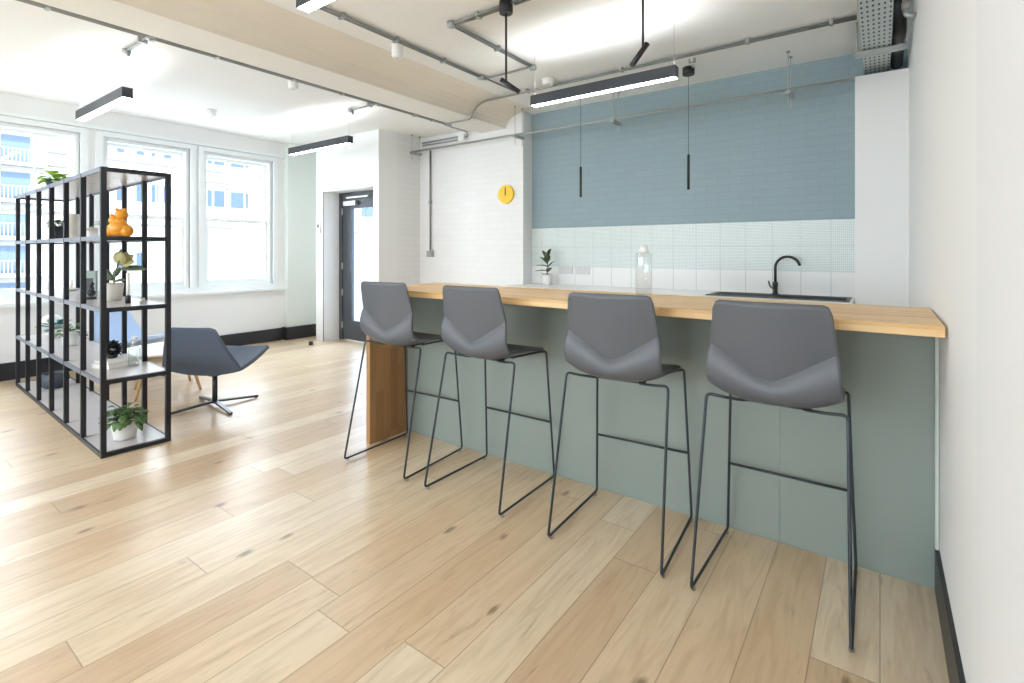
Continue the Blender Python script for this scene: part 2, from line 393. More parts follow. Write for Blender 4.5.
# ------------------------------------------------------------------ room shell
XL, XR, YB, YF = -7.40, .19, 5.45, -4.2     # window wall, right wall, kitchen wall, wall behind the camera
ZC, ZK = 3.0, 3.11                          # left bay ceiling, kitchen bay ceiling
sbox('floor', floor_material(), XL-.3, XR+.1, YF-.1, YB+.1, -.1, 0)
sbox('ceiling', 'ceil', XL-.3, -4.33, YF-.1, YB+.1, ZC, ZC+.35)
sbox('ceiling_kitchen', 'ceil', -4.33, XR+.1, YF-.1, YB+.1, ZK, ZK+.3)
# downstand beam with a coved slope on the kitchen side
b = nb(); prism(b, [(-4.33, 2.93), (-3.915, 2.93), (-3.905, 2.96), (-3.88, 3.005), (-3.84, 3.04), (-3.78, 3.07), (-3.70, 3.092), (-3.60, 3.105), (-3.50, 3.1095), (-3.50, 3.12), (-4.33, 3.12)], 'Y', YF, 5.248)
o = struct('beam', b, ['beam', 'beamunder'])
for p in o.data.polygons:
    if p.normal.z < -.97 and p.center.z < 2.94: p.material_index = 1
# small beam piece hides nothing: the blue wall return
sbox('wall_kitchen', 'bluebrick', -3.638, XR+.1, YB, YB+.1, 0, ZK)
sbox('wall_clock', 'whitebrick', -5.60, -3.638, 5.25, YB+.1, 0, ZK)
b = nb(); box(b, -5.60, -5.487, 4.83, 5.25, 0, ZK); struct('wall_return', b, 'whitebrickY')
# door wall with an opening
b = nb()
box(b, -6.94, -6.74, 4.49, 4.83, 0, ZC); box(b, -5.60, -5.487, 4.49, 4.83, 0, ZC); box(b, -6.74, -5.60, 4.49, 4.83, 2.235, ZC)
struct('wall_door', b, 'wall')
sbox('wall_pier', 'wallgreen', XL-.2, -7.30, 4.24, 4.83, 0, ZC)
sbox('wall_lobby', 'wall', -7.30, -6.94, 4.73, 4.83, 0, ZC)
sbox('wall_right', 'wall', XR, XR+.12, 1.5, YB+.1, 0, ZK)
sbox('wall_right_near', 'near_wall_grey', .172, XR+.12, YF, 1.5, 0, ZK)
# boxed pipe duct at the right end of the kitchen wall
sbox('wall_duct', 'wall', -.172, XR, 5.2, YB, 0, 2.83)
# window wall
WINS = [(-3.30, -2.35), (-2.10, -1.15), (-.55, .45), (.80, 1.79), (2.00, 2.93), (3.10, 4.06)]  # first three are out of view, added only for their daylight
ZS, ZH = .86, 2.70
def window_wall(name, wins, axis, c0, c1, a0, a1, zt, m):
    b = nb(); cuts = [a0]+[v for w in wins for v in w]+[a1]
    def bb(p, q, z0, z1):
        if axis == 'Y': box(b, c0, c1, p, q, z0, z1)
        else: box(b, p, q, c0, c1, z0, z1)
    bb(a0, a1, 0, ZS); bb(a0, a1, ZH, zt)
    for i in range(0, len(cuts), 2): bb(cuts[i], cuts[i+1], ZS, ZH)
    return struct(name, b, m)
window_wall('wall_left', WINS, 'Y', XL-.22, XL, YF-.1, 4.24, ZC, 'wall')
REAR_FILL_WINS = [(-6.9, -5.4), (-5.1, -3.6), (-3.3, -1.8), (-1.5, -.2)]  # added windows out of view, let fill light in from behind the camera
window_wall('wall_rear', REAR_FILL_WINS, 'X', YF-.15, YF, XL-.2, XR+.12, ZK, 'wall')

def sash_window(n, a0, a1, axis='Y', c=XL, inward=1):
    """double hung sash: frame, two sashes, muntins, glass"""
    root = bpy.data.objects.new('window_%d' % n, None); COL.objects.link(root); root['kind'] = 'structure'
    def bb(bm, p, q, s0, s1, z0, z1):
        # s0..s1 : depth behind the wall face
        if axis == 'Y': box(bm, c-s1, c-s0, p, q, z0, z1)
        else: box(bm, p, q, c-s1, c-s0, z0, z1)
    b = nb()   # box frame
    bb(b, a0, a0+.045, .02, .2, ZS, ZH); bb(b, a1-.045, a1, .02, .2, ZS, ZH)
    bb(b, a0+.045, a1-.045, .02, .2, ZH-.045, ZH); bb(b, a0+.045, a1-.045, .02, .2, ZS, ZS+.03)
    obj('window_frame', b, 'frame', root)
    b = nb()   # architrave on the wall face
    bb(b, a0-.07, a0, -.02, .02, ZS, ZH); bb(b, a1, a1+.07, -.02, .02, ZS, ZH); bb(b, a0-.07, a1+.07, -.02, .02, ZH, ZH+.06)
    obj('architrave', b, 'frame', root)
    i0, i1 = a0+.045, a1-.045; zm = 1.78
    b = nb()   # upper sash (outer)
    bb(b, i0, i0+.035, .11, .15, zm-.02, ZH-.045); bb(b, i1-.035, i1, .11, .15, zm-.02, ZH-.045)
    bb(b, i0+.035, i1-.035, .11, .15, ZH-.085, ZH-.045); bb(b, i0+.035, i1-.035, .11, .15, zm-.03, zm+.02)
    w = (i1-i0-.07)
    for k in (1, 2): bb(b, i0+.035+w*k/3-.006, i0+.035+w*k/3+.006, .115, .145, zm+.02, ZH-.085)
    bb(b, i0+.035, i1-.035, .118, .142, 2.22, 2.232)
    obj('upper_sash', b, 'frame', root)
    b = nb()   # lower sash (inner)
    bb(b, i0, i0+.04, .06, .10, ZS+.03, zm+.02); bb(b, i1-.04, i1, .06, .10, ZS+.03, zm+.02)
    bb(b, i0+.04, i1-.04, .06, .10, ZS+.03, ZS+.09); bb(b, i0+.04, i1-.04, .06, .10, zm-.02, zm+.02)
    obj('lower_sash', b, 'frame', root)
    b = nb(); bb(b, i0+.035, i1-.035, .128, .132, zm+.02, ZH-.085); obj('upper_pane', b, 'glass', root)
    b = nb(); bb(b, i0+.04, i1-.04, .078, .082, ZS+.09, zm-.02); obj('lower_pane', b, 'glass', root)
for i, (p, q) in enumerate(WINS): sash_window(i+1, p, q)
for i, (p, q) in enumerate(REAR_FILL_WINS): sash_window(i+7, p, q, 'X', YF)
# ledges of the window wall
sbox('trim_1', 'frame', XL, XL+.075, YF, 4.238, .765, .80)
sbox('trim_2', 'frame', XL, XL+.05, YF, 4.238, 2.765, 2.80)
sbox('baseboard_left', 'skirt', XL, XL+.035, YF, 4.238, 0, .18)
sbox('baseboard_pier', 'skirt', -7.398, -7.265, 4.205, 4.70, 0, .19)
sbox('baseboard_right', 'skirt', XR-.014, XR, 1.5, 2.624, 0, .17)
sbox('baseboard_right_near', 'skirt', .172-.014, .172, YF, 1.5, 0, .17)
sbox('trim_3', 'skirt', -6.748, -6.742, 4.482, 4.50, 0, 2.235)

# door_1
d = bpy.data.objects.new('door_1', None); COL.objects.link(d); d['kind'] = 'structure'
Y0 = 4.75
b = nb(); box(b, -6.738, -6.66, Y0, Y0+.07, 0, 2.232); box(b, -5.67, -5.602, Y0, Y0+.07, 0, 2.232); box(b, -6.66, -5.67, Y0, Y0+.07, 2.19, 2.232)
obj('door_frame', b, 'darkgrey', d)
b = nb()
box(b, -6.655, -6.44, Y0+.012, Y0+.058, .01, 2.185); box(b, -5.86, -5.675, Y0+.012, Y0+.058, .01, 2.185)
box(b, -6.44, -5.86, Y0+.012, Y0+.058, .01, .30); box(b, -6.44, -5.86, Y0+.012, Y0+.058, 1.99, 2.185)
leaf = obj('door_leaf', b, 'darkgrey', d)
bx('door_glass', 'frost', d, -6.44, -5.86, Y0+.03, Y0+.036, .30, 1.99)
for z in (.22, .72, 1.12, 1.95):
    b = nb(); tube(b, [(-6.655, Y0+.0, z-.05), (-6.655, Y0+.0, z+.05)], .012); obj('hinge', b, 'hinge', d)
c = bx('door_closer', 'hinge', d, -6.58, -6.28, Y0-.05, Y0+.0, 2.03, 2.10, bev=.006)
bx('closer_arm', 'plastic', d, -6.52, -6.02, Y0-.03, Y0-.012, 2.14, 2.165)

# ------------------------------------------------------------------ kitchen wall finishes
sbox('trim_4', 'tiles', -3.636, -.174, YB-.012, YB, 1.158, 1.637)
sbox('trim_5', 'wtiles', -3.636, -.174, YB-.012, YB, .936, 1.158)

t = thing('kitchen_counter', 'white kitchen counter with worktop along the tiled blue wall', 'kitchen counter', (-1.9, 5.1, 0))
def rel(t, *a):  # world box -> local box
    l = t.location; return (a[0]-l.x, a[1]-l.x, a[2]-l.y, a[3]-l.y, a[4]-l.z, a[5]-l.z)
SX0, SX1, SY0, SY1 = -1.33, -.20, 4.93, 5.385
b = nb()
for r in ((-3.634, SX0+.01, 4.83, 5.436), (SX1-.01, -.176, 4.83, 5.436), (SX0+.01, SX1-.01, 4.83, SY0+.01), (SX0+.01, SX1-.01, SY1-.01, 5.436)):
    box(b, *rel(t, r[0], r[1], r[2], r[3], .90, .935))
obj('worktop', b, 'worktop', t)
b = nb(); box(b, *rel(t, -3.634, -.176, 4.86, 4.88, .1, .9)); box(b, *rel(t, -3.634, -3.61, 4.88, 5.43, .1, .9)); box(b, *rel(t, -.20, -.176, 4.88, 5.43, .1, .9)); box(b, *rel(t, -3.634, -.176, 4.91, 5.0, 0, .1))
obj('cabinet_front', b, 'worktop', t)
# sink
t = thing('inset_sink', 'black inset sink with ribbed drainer below the tiles', 'sink', (-.78, 5.16, .936))
b = nb()
x0, x1, y0, y1 = SX0+.78, SX1+.78, SY0-5.16, SY1-5.16
bxm0, bxm1, bym0, bym1 = .03, x1-.03, y0+.04, y1-.10
box(b, x0, bxm0, y0, y1, 0, .006); box(b, bxm1, x1, y0, y1, 0, .006); box(b, bxm0, bxm1, y0, bym0, 0, .006); box(b, bxm0, bxm1, bym1, y1, 0, .006)
obj('rim', b, 'sink', t)
b = nb()
for r in ((bxm0-.006, bxm0, bym0, bym1), (bxm1, bxm1+.006, bym0, bym1), (bxm0, bxm1, bym0-.006, bym0), (bxm0, bxm1, bym1, bym1+.006)): box(b, *r, -.17, -.001)
box(b, bxm0-.006, bxm1+.006, bym0-.006, bym1+.006, -.176, -.17)
obj('basin', b, 'sink', t)
for k in range(7): bx('drainer_rib', 'sink', t, x0+.06, bxm0-.05, y0+.07+k*.045, y0+.08+k*.045, .006, .011)
# tap
t = thing('kitchen_tap', 'matt black swan neck mixer tap behind the sink', 'tap', (-.80, 5.335, .9425))
b = nb(); lathe(b, [(.027, 0), (.027, .008), (.021, .012), (.021, .07), (.024, .075), (.024, .11), (.014, .118)]); obj('tap_body', b, 'tap', t)
b = nb(); pts = [V(0, 0, .11), V(0, 0, .25)]
for i in range(1, 13):
    a = PI*i/12*.93; pts.append(V(.105-.105*math.cos(a), -.02*(1-math.cos(a)), .25+.105*math.sin(a)))
tube(b, pts, .0125, 12); obj('spout', b, 'tap', t)
b = nb(); tube(b, [(-.02, 0, .05), (-.045, -.005, .075), (-.058, -.005, .125)], .007, 8); obj('lever', b, 'tap', t)
# sockets on the tiles
for x, lab in ((-3.127, 'double wall socket on the tiles nearest the potted plant'), (-2.893, 'double wall socket on the tiles nearer the glass bottle')):
    t = thing('double_socket', lab, 'socket', (x, YB-.012, 1.118), group='double sockets on the white tiles')
    bx('faceplate', 'socket', t, -.096, .096, -.011, 0, -.048, .048, bev=.003)
    for sx_ in (-.05, .035): bx('rocker_switch', 'hinge', t, sx_, sx_+.015, -.013, -.010, .018, .034)

    for cx in (-.043, .043):
        for dx, dz in ((-.011, -.016), (.011, -.016), (0, 0)): bx('socket_slot', 'darkgrey', t, cx+dx-.003, cx+dx+.003, -.0108, -.010, dz-.006, dz+.001)

# ------------------------------------------------------------------ plants
def leaf(bm, base, d, up, ln, w, droop=.3, fold=.15, n=7):
    d = Vector(d).normalized(); s = d.cross(Vector(up))
    if s.length < .01: s = Vector((1, 0, 0))
    s.normalize(); u = s.cross(d).normalized(); rows = []
    p = Vector(base)
    for i in range(n+1):
        t = i/n; ww = w*.5*math.sin(PI*min(1, t*.94+.03))**.8
        c = p+d*ln*t-Vector((0, 0, 1))*droop*ln*t*t
        rows.append((bm.verts.new(c-s*ww+u*fold*ww), bm.verts.new(c), bm.verts.new(c+s*ww+u*fold*ww)))
    for A, B in zip(rows, rows[1:]):
        for k in (0, 1):
            f = bm.faces.new((A[k], A[k+1], B[k+1], B[k])); f.smooth = True
def thicken(o, t=.0012):
    md = o.modifiers.new('thick', 'SOLIDIFY'); md.thickness = t; md.offset = 0; return o
def pot(parent, r0, r1, h, m, name='pot', sq=0, soil=True, seg=28):
    b = nb(); w = .006
    lathe(b, [(r0*.9, 0), (r0, .004), (r1, h), (r1-w, h), (r1-w-.001, h-.018), (r0*.5, h-.02)], seg=seg, sq=sq, cap1=True)
    obj(name, b, m, parent)
    if soil:
        b = nb(); lathe(b, [(r1-w-.002, h-.017), (r1*.6, h-.011), (.004, h-.008)], seg=seg, sq=sq); obj('soil', b, 'soil', parent)
def bushy(parent, z, r, n, ln, w, m, droop=.5, el=(10, 70), name='foliage', seed=1, stems=True):
    rnd = random.Random(seed); b = nb()
    for i in range(n):
        a = 2*PI*i*.382+rnd.uniform(-.3, .3); e = math.radians(rnd.uniform(*el)); rr = r*rnd.uniform(.1, .8)
        base = V(rr*math.cos(a)*.5, rr*math.sin(a)*.5, z); tip = base+V(math.cos(a)*math.cos(e), math.sin(a)*math.cos(e), math.sin(e))*r*rnd.uniform(.7, 1.2)
        if stems: tube(b, [base, base.lerp(tip, .5)+V(0, 0, r*.1), tip], .0016, 5)
        leaf(b, tip, (math.cos(a)*math.cos(e*.6), math.sin(a)*math.cos(e*.6), math.sin(e*.6)), (0, 0, 1), ln*rnd.uniform(.75, 1.15), w*rnd.uniform(.8, 1.1), droop*rnd.uniform(.6, 1.3))
    return thicken(obj(name, b, m, parent))

t = thing('potted_plant', 'small dark-leaved plant in white pot on the kitchen counter', 'plant', (-3.31, 5.30, .936))
pot(t, .055, .068, .125, 'pot')
b = nb(); tube(b, [(0, 0, .10), (.005, 0, .2), (.0, .0, .33)], .005, 6)
for z, a, e, ln in ((.12, 150, 10, .11), (.17, 200, 5, .14), (.2, 20, 50, .13), (.22, 175, 12, .16), (.25, 250, 45, .15), (.27, 300, 60, .14), (.30, 170, 60, .15), (.31, 60, 70, .15), (.33, 10, 75, .12), (.15, 330, 40, .11)):
    a, e = math.radians(a), math.radians(e)
    leaf(b, (0, 0, z), (math.cos(a)*math.cos(e), math.sin(a)*math.cos(e), math.sin(e)), (0, 0, 1), ln*1.12, .078, .15, .3)
thicken(obj('foliage', b, 'leafd', t))

# ------------------------------------------------------------------ breakfast bar
t = thing('breakfast_bar', 'long oak topped breakfast bar with sage green front and oak end panel', 'bar counter', (-1.36, 2.6, 0))
bx('worktop', 'oak', t, *rel(t, -2.92, .181, 2.276, 2.975, 1.052, 1.092), bev=.002)
bx('end_panel', 'oakZ', t, *rel(t, -2.915, -2.875, 2.276, 2.975, .001, 1.051), bev=.002)
for x0, x1 in ((-2.874, -1.625), (-1.624, -.375), (-.374, .176)):
    bx('front_panel', 'sage', t, *rel(t, x0, x1, 2.625, 2.645, .001, 1.051)); bx('rear_panel', 'worktop', t, *rel(t, x0, x1, 2.93, 2.95, .001, 1.051))
bx('filler_strip', 'sagefill', t, *rel(t, .1765, .188, 2.60, 2.64, .172, 1.051))

t = thing('water_bottle', 'tall clear glass bottle with cap standing on the oak bar top', 'bottle', (-1.13, 2.88, 1.0925))
b = nb(); prof = [(.040, 0), (.047, .006), (.047, .232), (.045, .240), (.032, .245), (.026, .248), (.026, .256)]
lathe(b, prof, cap1=False); obj('glass_body', b, 'bottle', t)
b = nb(); lathe(b, [(.028, .250), (.028, .268), (.020, .270), (.020, .280), (.024, .283), (.024, .290), (.006, .294)]); obj('cap', b, 'plastic', t)

# ------------------------------------------------------------------ stools
def shell_mesh(nu=21):
    bm = nb(); rows = []
    def col(u):
        au = abs(u); u2 = u*u
        zt = 1.157-(.0 if au < .86 else .035*(1-math.sqrt(max(0, 1-((au-.86)/.14)**2))))
        zv = .852+.128*(math.sqrt(u2+.012)-.11)/.9
        T = V(0, -.200+.010*u2, zt); Vp = V(0, -.158+.006*u2, zv)
        zc = .762+.046*au**3
        G = V(0, -.177+.008*u2, zc+(zv-zc)*.52)     # bulge below the crease
        Cn = V(0, -.182+.014*u2, zc-.002); S = V(0, -.075, .757+.052*au**3)
        yf = .244-(.0 if au < .8 else .05*(1-math.sqrt(max(0, 1-((au-.8)/.2)**2))))
        Fp = V(0, yf, .772+.006*u2)
        pts = []
        for i in range(12): pts.append((T.lerp(Vp, i/12), 'b', i/12))
        for i in range(7):
            t = i/6; p = Vp.lerp(G, t); p.y -= .004*math.sin(t*PI); pts.append((p, 'c', t*.5))
        for i in range(1, 10):
            t = i/9; pts.append((G*(1-t)**2+Cn*2*t*(1-t)+S*t*t, 'c', .5+t*.5))
        for i in range(1, 9):
            t = i/8; p = S.lerp(Fp, t); p.z -= .006*math.sin(t*PI)*(1-u2); pts.append((p, 's', t))
        return pts
    cols = []
    for k in range(nu):
        u = -1+2*k/(nu-1)
        u = math.copysign(1-(1-abs(u))**1.25, u)
        c = col(u); out = []
        for p, seg, t in c:
            if seg == 'b': w = .205+.014*t
            elif seg == 'c': w = .219+.012*math.sin(min(1, t*2)*PI/2) if t < .5 else .231-.002*(t-.5)*2
            else: w = .229-.006*t
            out.append(bm.verts.new((w*u, p.y, p.z)))
        cols.append(out)
    for A, B in zip(cols, cols[1:]):
        for i in range(len(A)-1):
            f = bm.faces.new((A[i], B[i], B[i+1], A[i+1])); f.smooth = True
    for A in (cols,):
        for a, c in zip(A, A[1:]):
            e = bm.edges.get((a[12], c[12])); e.smooth = False
    return bm
def make_stool(lab, loc, rz):
    t = thing('bar_stool', lab, 'bar stool', loc, rz, group='grey bar stools along the breakfast bar')
    o = obj('seat_shell', shell_mesh(), 'shell', t)
    md = o.modifiers.new('thickness', 'SOLIDIFY'); md.thickness = .010; md.offset = 1 if False else -1
    r = .0062
    for s in (-1, 1):
        zb = .0185
        pts = [V(s*.09, .03, .7415), V(s*.10, -.08, .742), V(s*.18, -.112, .750), V(s*.247, -.118, .757), V(s*.263, -.277, zb), V(s*.255, .276, zb), V(s*.2305, .224, .762), V(s*.205, .195, .760), V(s*.12, .05, .7415)]
        b = nb(); tube(b, fillet(pts, .022), r, 10); side = obj('sled_frame', b, 'rod', t)
        for yy, xx in ((-.250, .2625), (.250, .2553)):
            b = nb(); lathe(b, [(.009, 0), (.010, .004), (.010, .011), (.006, .0125)], (s*xx, yy, .0), 12); obj('floor_glide', b, 'glide', side)
    b = nb(); tube(b, [(-.243, .2535, .340), (.243, .2535, .340)], r, 10); obj('footrest', b, 'rod', t)
    for y in (-.065, .04):
        b = nb(); box(b, -.125, .125, y, y+.025, .735, .7475, bev=.003); obj('seat_bracket', b, 'seatdark', t)
    return t
s0 = make_stool('grey bar stool furthest left, in front of the oak end panel', (-2.525, 2.285, 0), math.radians(3))
dup(s0, (-1.816, 2.302, 0), math.radians(.3), 'grey bar stool second from the oak end panel, between two others')
dup(s0, (-1.004, 2.301, 0), math.radians(3.4), 'grey bar stool standing in front of the glass bottle')
dup(s0, (-.339, 2.309, 0), math.radians(-.3), 'grey bar stool furthest right, nearest the white wall, in front of the sink')

# ------------------------------------------------------------------ wall clock and electrics
t = thing('wall_clock', 'round yellow wall clock on the white brick wall', 'clock', (-3.895, 5.248, 2.08))
b = nb()
A = []; 
def disc(bm, r, y0, y1, n=40):
    a = [bm.verts.new((r*math.cos(2*PI*i/n), y0, r*math.sin(2*PI*i/n))) for i in range(n)]
    c = [bm.verts.new((r*.97*math.cos(2*PI*i/n), y1, r*.97*math.sin(2*PI*i/n))) for i in range(n)]
    bm.faces.new(a); bm.faces.new(c)
    for i in range(n): bm.faces.new((a[i], a[(i+1) % n], c[(i+1) % n], c[i]))
disc(b, .122, 0, -.028); obj('clock_face', b, 'yellow', t)
b = nb(); box(b, -.005, .003, -.033, -.029, -.01, .078); obj('hour_hand', b, 'tap', t)
b = nb(); box(b, -.001, .005, -.037, -.034, -.02, .092); obj('minute_hand', b, 'tap', t)

def run(name, lab, paths, r=.0105, boxes=(), clips=(), m='conduit', top=None):
    x = thing(name, lab, 'conduit', (paths[0][0]))
    o0 = Vector(paths[0][0])
    for p in paths:
        b = nb(); tube(b, fillet([Vector(q)-o0 for q in p], .04, 4), r, 8); obj('pipe', b, m, x)
    for q in boxes:
        b = nb(); c = Vector(q)-o0
        lathe(b, [(.010, -.026), (.010, -.02), (.033, -.0195), (.035, -.015), (.035, .014), (.03, .018)], c, 16)
        obj('junction_box', b, 'galv', x)
    for q in clips:
        c = Vector(q[:3])-o0; b = nb(); ax = q[3]
        w = (.03, .012) if ax == 'Y' else (.012, .03)
        up = c.z+.024 if top is None else top-.0003-o0.z
        box(b, c.x-w[0], c.x+w[0], c.y-w[1], c.y+w[1], c.z-.016, up); obj('clip', b, 'galv', x)
    return x
zL = ZC-.052
run('conduit', 'long pair of steel conduits running beside the beam in the window bay', [[(-4.395, -1.5, zL), (-4.395, 4.72, zL)], [(-4.425, -1.5, zL), (-4.425, 4.72, zL)]], r=.0125,
    boxes=[(-4.41, 1.48, zL), (-4.41, 3.6, zL), (-4.41, 4.13, zL), (-4.41, 4.72, zL)], clips=[(-4.41, y, zL, 'Y') for y in (.9, 1.95, 2.62, 3.15, 4.43)], top=ZC)
for y, lab in ((1.49, 'short conduit arm carrying the nearer window bay lamp cable'), (3.64, 'short conduit arm carrying the lamp cable nearer the door')):
    run('conduit', lab, [[(-4.46, y, ZC-.03), (-4.93, y, ZC-.03)], [(-4.90, y, ZC-.04), (-4.90, y, ZC-.085)]], r=.012, boxes=[(-4.95, y, ZC-.03)], clips=[(-4.6, y, ZC-.03, 'X')], top=ZC)
zK = ZK-.022
run('conduit', 'pair of steel conduits on the kitchen ceiling parallel to the beam', [[(-3.215, 1.6, zK), (-3.215, 4.45, zK)], [(-3.24, 1.6, zK), (-3.24, 4.0, zK)]],
    boxes=[(-3.23, 3.92, zK)], clips=[(-3.228, y, zK, 'Y') for y in (2.3, 2.82, 3.38)], top=ZK)
run('conduit', 'steel conduits turning a square around the ceiling lamp cable', [[(-3.19, 3.98, zK), (-2.67, 3.98, zK), (-2.67, 2.87, zK), (-2.19, 2.87, zK)], [(-2.645, 3.95, zK), (-2.645, 2.90, zK), (-2.19, 2.90, zK)]],
    boxes=[(-2.66, 4.0, zK), (-2.66, 2.87, zK)], clips=[(-2.66, 3.45, zK, 'Y'), (-2.4, 2.885, zK, 'X')], top=ZK)
run('conduit', 'steel conduit pair leading right from the left rod spotlight canopy', [[(-2.08, 2.87, zK), (-1.19, 2.87, zK)], [(-2.08, 2.90, zK), (-1.19, 2.90, zK)]], clips=[(-1.7, 2.885, zK, 'X')], top=ZK)
run('conduit', 'long twin steel conduits crossing the ceiling above the blue wall', [[(-.14, 4.54, zK), (-3.70, 4.54, 3.072), (-3.80, 4.54, 3.035), (-3.875, 4.54, 2.965), (-3.89, 4.54, 2.91), (-3.93, 4.54, 2.905), (-4.33, 4.56, 2.905), (-4.375, 4.60, 2.915)], [(-.14, 4.575, zK), (-3.66, 4.575, zK)]],
    clips=[(x, 4.557, zK, 'X') for x in (-.30, -.89, -2.01, -3.1)], top=ZK)
run('conduit', 'short conduit arm from ceiling conduit to the right cable pendant', [[(-1.37, 4.62, zK), (-1.43, 4.88, zK)]], clips=[(-1.39, 4.72, zK, 'Y')], top=ZK, m='plastic')
zF = 2.775
def hanger(x, y, lab, ztop):
    h = thing('pipe_hanger', lab, 'pipe hanger', (x, y, zF), group='threaded rod pipe hangers')
    for dy in (-.075, .075):
        b = nb(); tube(b, [(0, dy, ztop-.0003-zF), (0, dy, -.13)], .004, 6); obj('threaded_rod', b, 'hinge', h)
    bx('cross_strut', 'galv', h, -.02, .02, -.10, .10, -.045, -.016)
    for dy in (-.075, .075):
        b = nb(); lathe(b, [(.016, ztop-.014-zF), (.016, ztop-.0005-zF)], (0, dy, 0), 8); obj('ceiling_fixing', b, 'galv', h)
hanger(-5.38, 5.07, 'rod hanger at the far left end of the wall conduit', ZC)
hanger(-3.58, 5.07, 'rod hanger at the left edge of the blue wall', ZK)
hanger(-2.32, 5.12, 'rod hanger in front of the blue wall, behind the long lamp', ZK)
hanger(-.655, 5.12, 'rod hanger on the blue wall nearest the cable tray', ZK)
run('conduit', 'low straight steel conduit hung across the blue wall and clock wall', [[(-5.48, 5.06, zF), (-.17, 5.06, zF)]], r=.014, m='galv')
run('conduit', 'vertical steel conduit dropping to the socket beside the clock wall corner', [[(-5.25, 5.225, 2.80), (-5.25, 5.225, 1.36)]], r=.012, clips=[(-5.25, 5.232, 2.05, 'X')])
t = thing('surface_socket', 'metal surface socket box below the vertical conduit', 'socket', (-5.25, 5.248, 1.31))
bx('back_box', 'galv', t, -.055, .055, -.045, 0, -.045, .045, bev=.004); bx('faceplate', 'hinge', t, -.045, .045, -.050, -.045, -.035, .035)
t = run('conduit', 'two short conduits ending at a white junction box high on the clock wall', [[(-5.40, 5.21, 2.92), (-4.67, 5.21, 2.92)], [(-5.40, 5.21, 2.88), (-4.67, 5.21, 2.88)], [(-4.60, 5.21, 2.90), (-4.53, 5.21, 2.90), (-4.53, 5.21, 2.968), (-4.53, 4.86, 2.968), (-4.45, 4.76, 2.955)]], m='galv')
bx('white_box', 'plastic', t, .725, .825, -.03, .035, -.065, .025, bev=.004)

def detector(x, y, z, lab, r=.045, h=.075):
    t = thing('smoke_detector', lab, 'smoke detector', (x, y, z), group='round white smoke detectors')
    b = nb(); lathe(b, [(r*.85, -h), (r, -h*.8), (r, -.012), (r*1.15, -.010), (r*1.15, 0)], seg=20); obj('housing', b, 'plastic', t)
    b = nb(); lathe(b, [(r*.2, -h-.005), (r*.3, -h)], seg=12); obj('sensor', b, 'hinge', t)
detector(-6.33, 2.74, ZC-.001, 'white smoke detector in mid ceiling of the window bay')
detector(-4.62, 2.74, ZC-.001, 'white smoke detector beside the window bay conduits')
detector(-3.34, 2.93, ZK-.001, 'white smoke detector beside the kitchen bay conduit', .045, .11)
detector(-2.75, 4.42, ZK-.001, 'white smoke detector above the long lamp', .06, .06)

# ------------------------------------------------------------------ lamps
def linear_lamp(x0, y, lab, arm_z, L=1.25, zt=2.69):
    t = thing('linear_pendant_lamp', lab, 'ceiling lamp', (x0+L/2, y, zt), group='linear pendant lamps')
    h = L/2; w = .037; H = .085; k = .0035
    b = nb(); box(b, -h, h, -w, -w+k, -H, 0); box(b, -h, h, w-k, w, -H, 0); box(b, -h, -h+k, -w+k, w-k, -H, 0); box(b, h-k, h, -w+k, w-k, -H, 0); box(b, -h+k, h-k, -w+k, w-k, -.05, -.046)
    obj('housing', b, 'lamp', t)
    bx('diffuser', 'emit', t, -h+k+.001, h-k-.001, -w+k+.001, w-k-.001, -H+.001, -H+.006)
    bx('uplight', 'emitup', t, -h+.05, h-.05, -w+.012, w-.012, -.042, -.040)
    for s in (-1, 1):
        b = nb(); tube(b, [(s*(h-.02), 0, -.002), (s*(h-.02), 0, arm_z-zt)], .0018, 5); obj('suspension_cable', b, 'hinge', t)
    return t
linear_lamp(-6.235, 1.51, 'linear lamp hanging above the shelf unit near the windows', 2.965)
linear_lamp(-6.24, 3.67, 'linear lamp hanging nearest the door', 2.965)
linear_lamp(-2.44, 1.50, 'nearest linear lamp, cut off by the top of the photo', ZK-.002)
linear_lamp(-2.44, 3.67, 'longest-looking linear lamp hanging in front of the blue wall', ZK-.002)
# unseen copies of the lamp, added behind the camera to brighten the room
for i, (x, y) in enumerate(((-6.235, -.9), (-2.44, -.9), (-6.235, -3.0), (-2.44, -3.0))):
    linear_lamp(x, y, ('added unseen linear lamp left of the camera by the windows', 'added unseen linear lamp behind the camera in the kitchen bay', 'added unseen linear lamp furthest back by the windows', 'added unseen linear lamp furthest back in the kitchen bay')[i], ZC-.002 if x < -5 else ZK-.002)

def spot(x, y, ang, lab):
    t = thing('rod_spotlight', lab, 'spotlight', (x, y, ZK-.001), group='black rod spotlights')
    b = nb(); lathe(b, [(.045, -.085), (.048, -.08), (.048, 0)], seg=24); obj('canopy', b, 'tap', t)
    b = nb(); tube(b, [(0, 0, -.08), (0, 0, -.565)], .0075, 8); obj('rod', b, 'tap', t)
    a = math.radians(ang); dx, dz = math.cos(a)*.072, -math.sin(a)*.072
    b = nb(); tube(b, [(-dx*.6, 0, -.573-dz*.6), (dx*1.6, 0, -.573+dz*1.6)], .0165, 14); hd = obj('lamp_head', b, 'tap', t)
    return t
s1 = spot(-2.135, 2.87, 35, 'black rod spotlight further left, tilted down to the right')
s2 = spot(-1.13, 2.87, 55, 'black rod spotlight further right, tilted down to the left')
s1.rotation_euler[2] = math.radians(35); s2.rotation_euler[2] = math.radians(35+180)
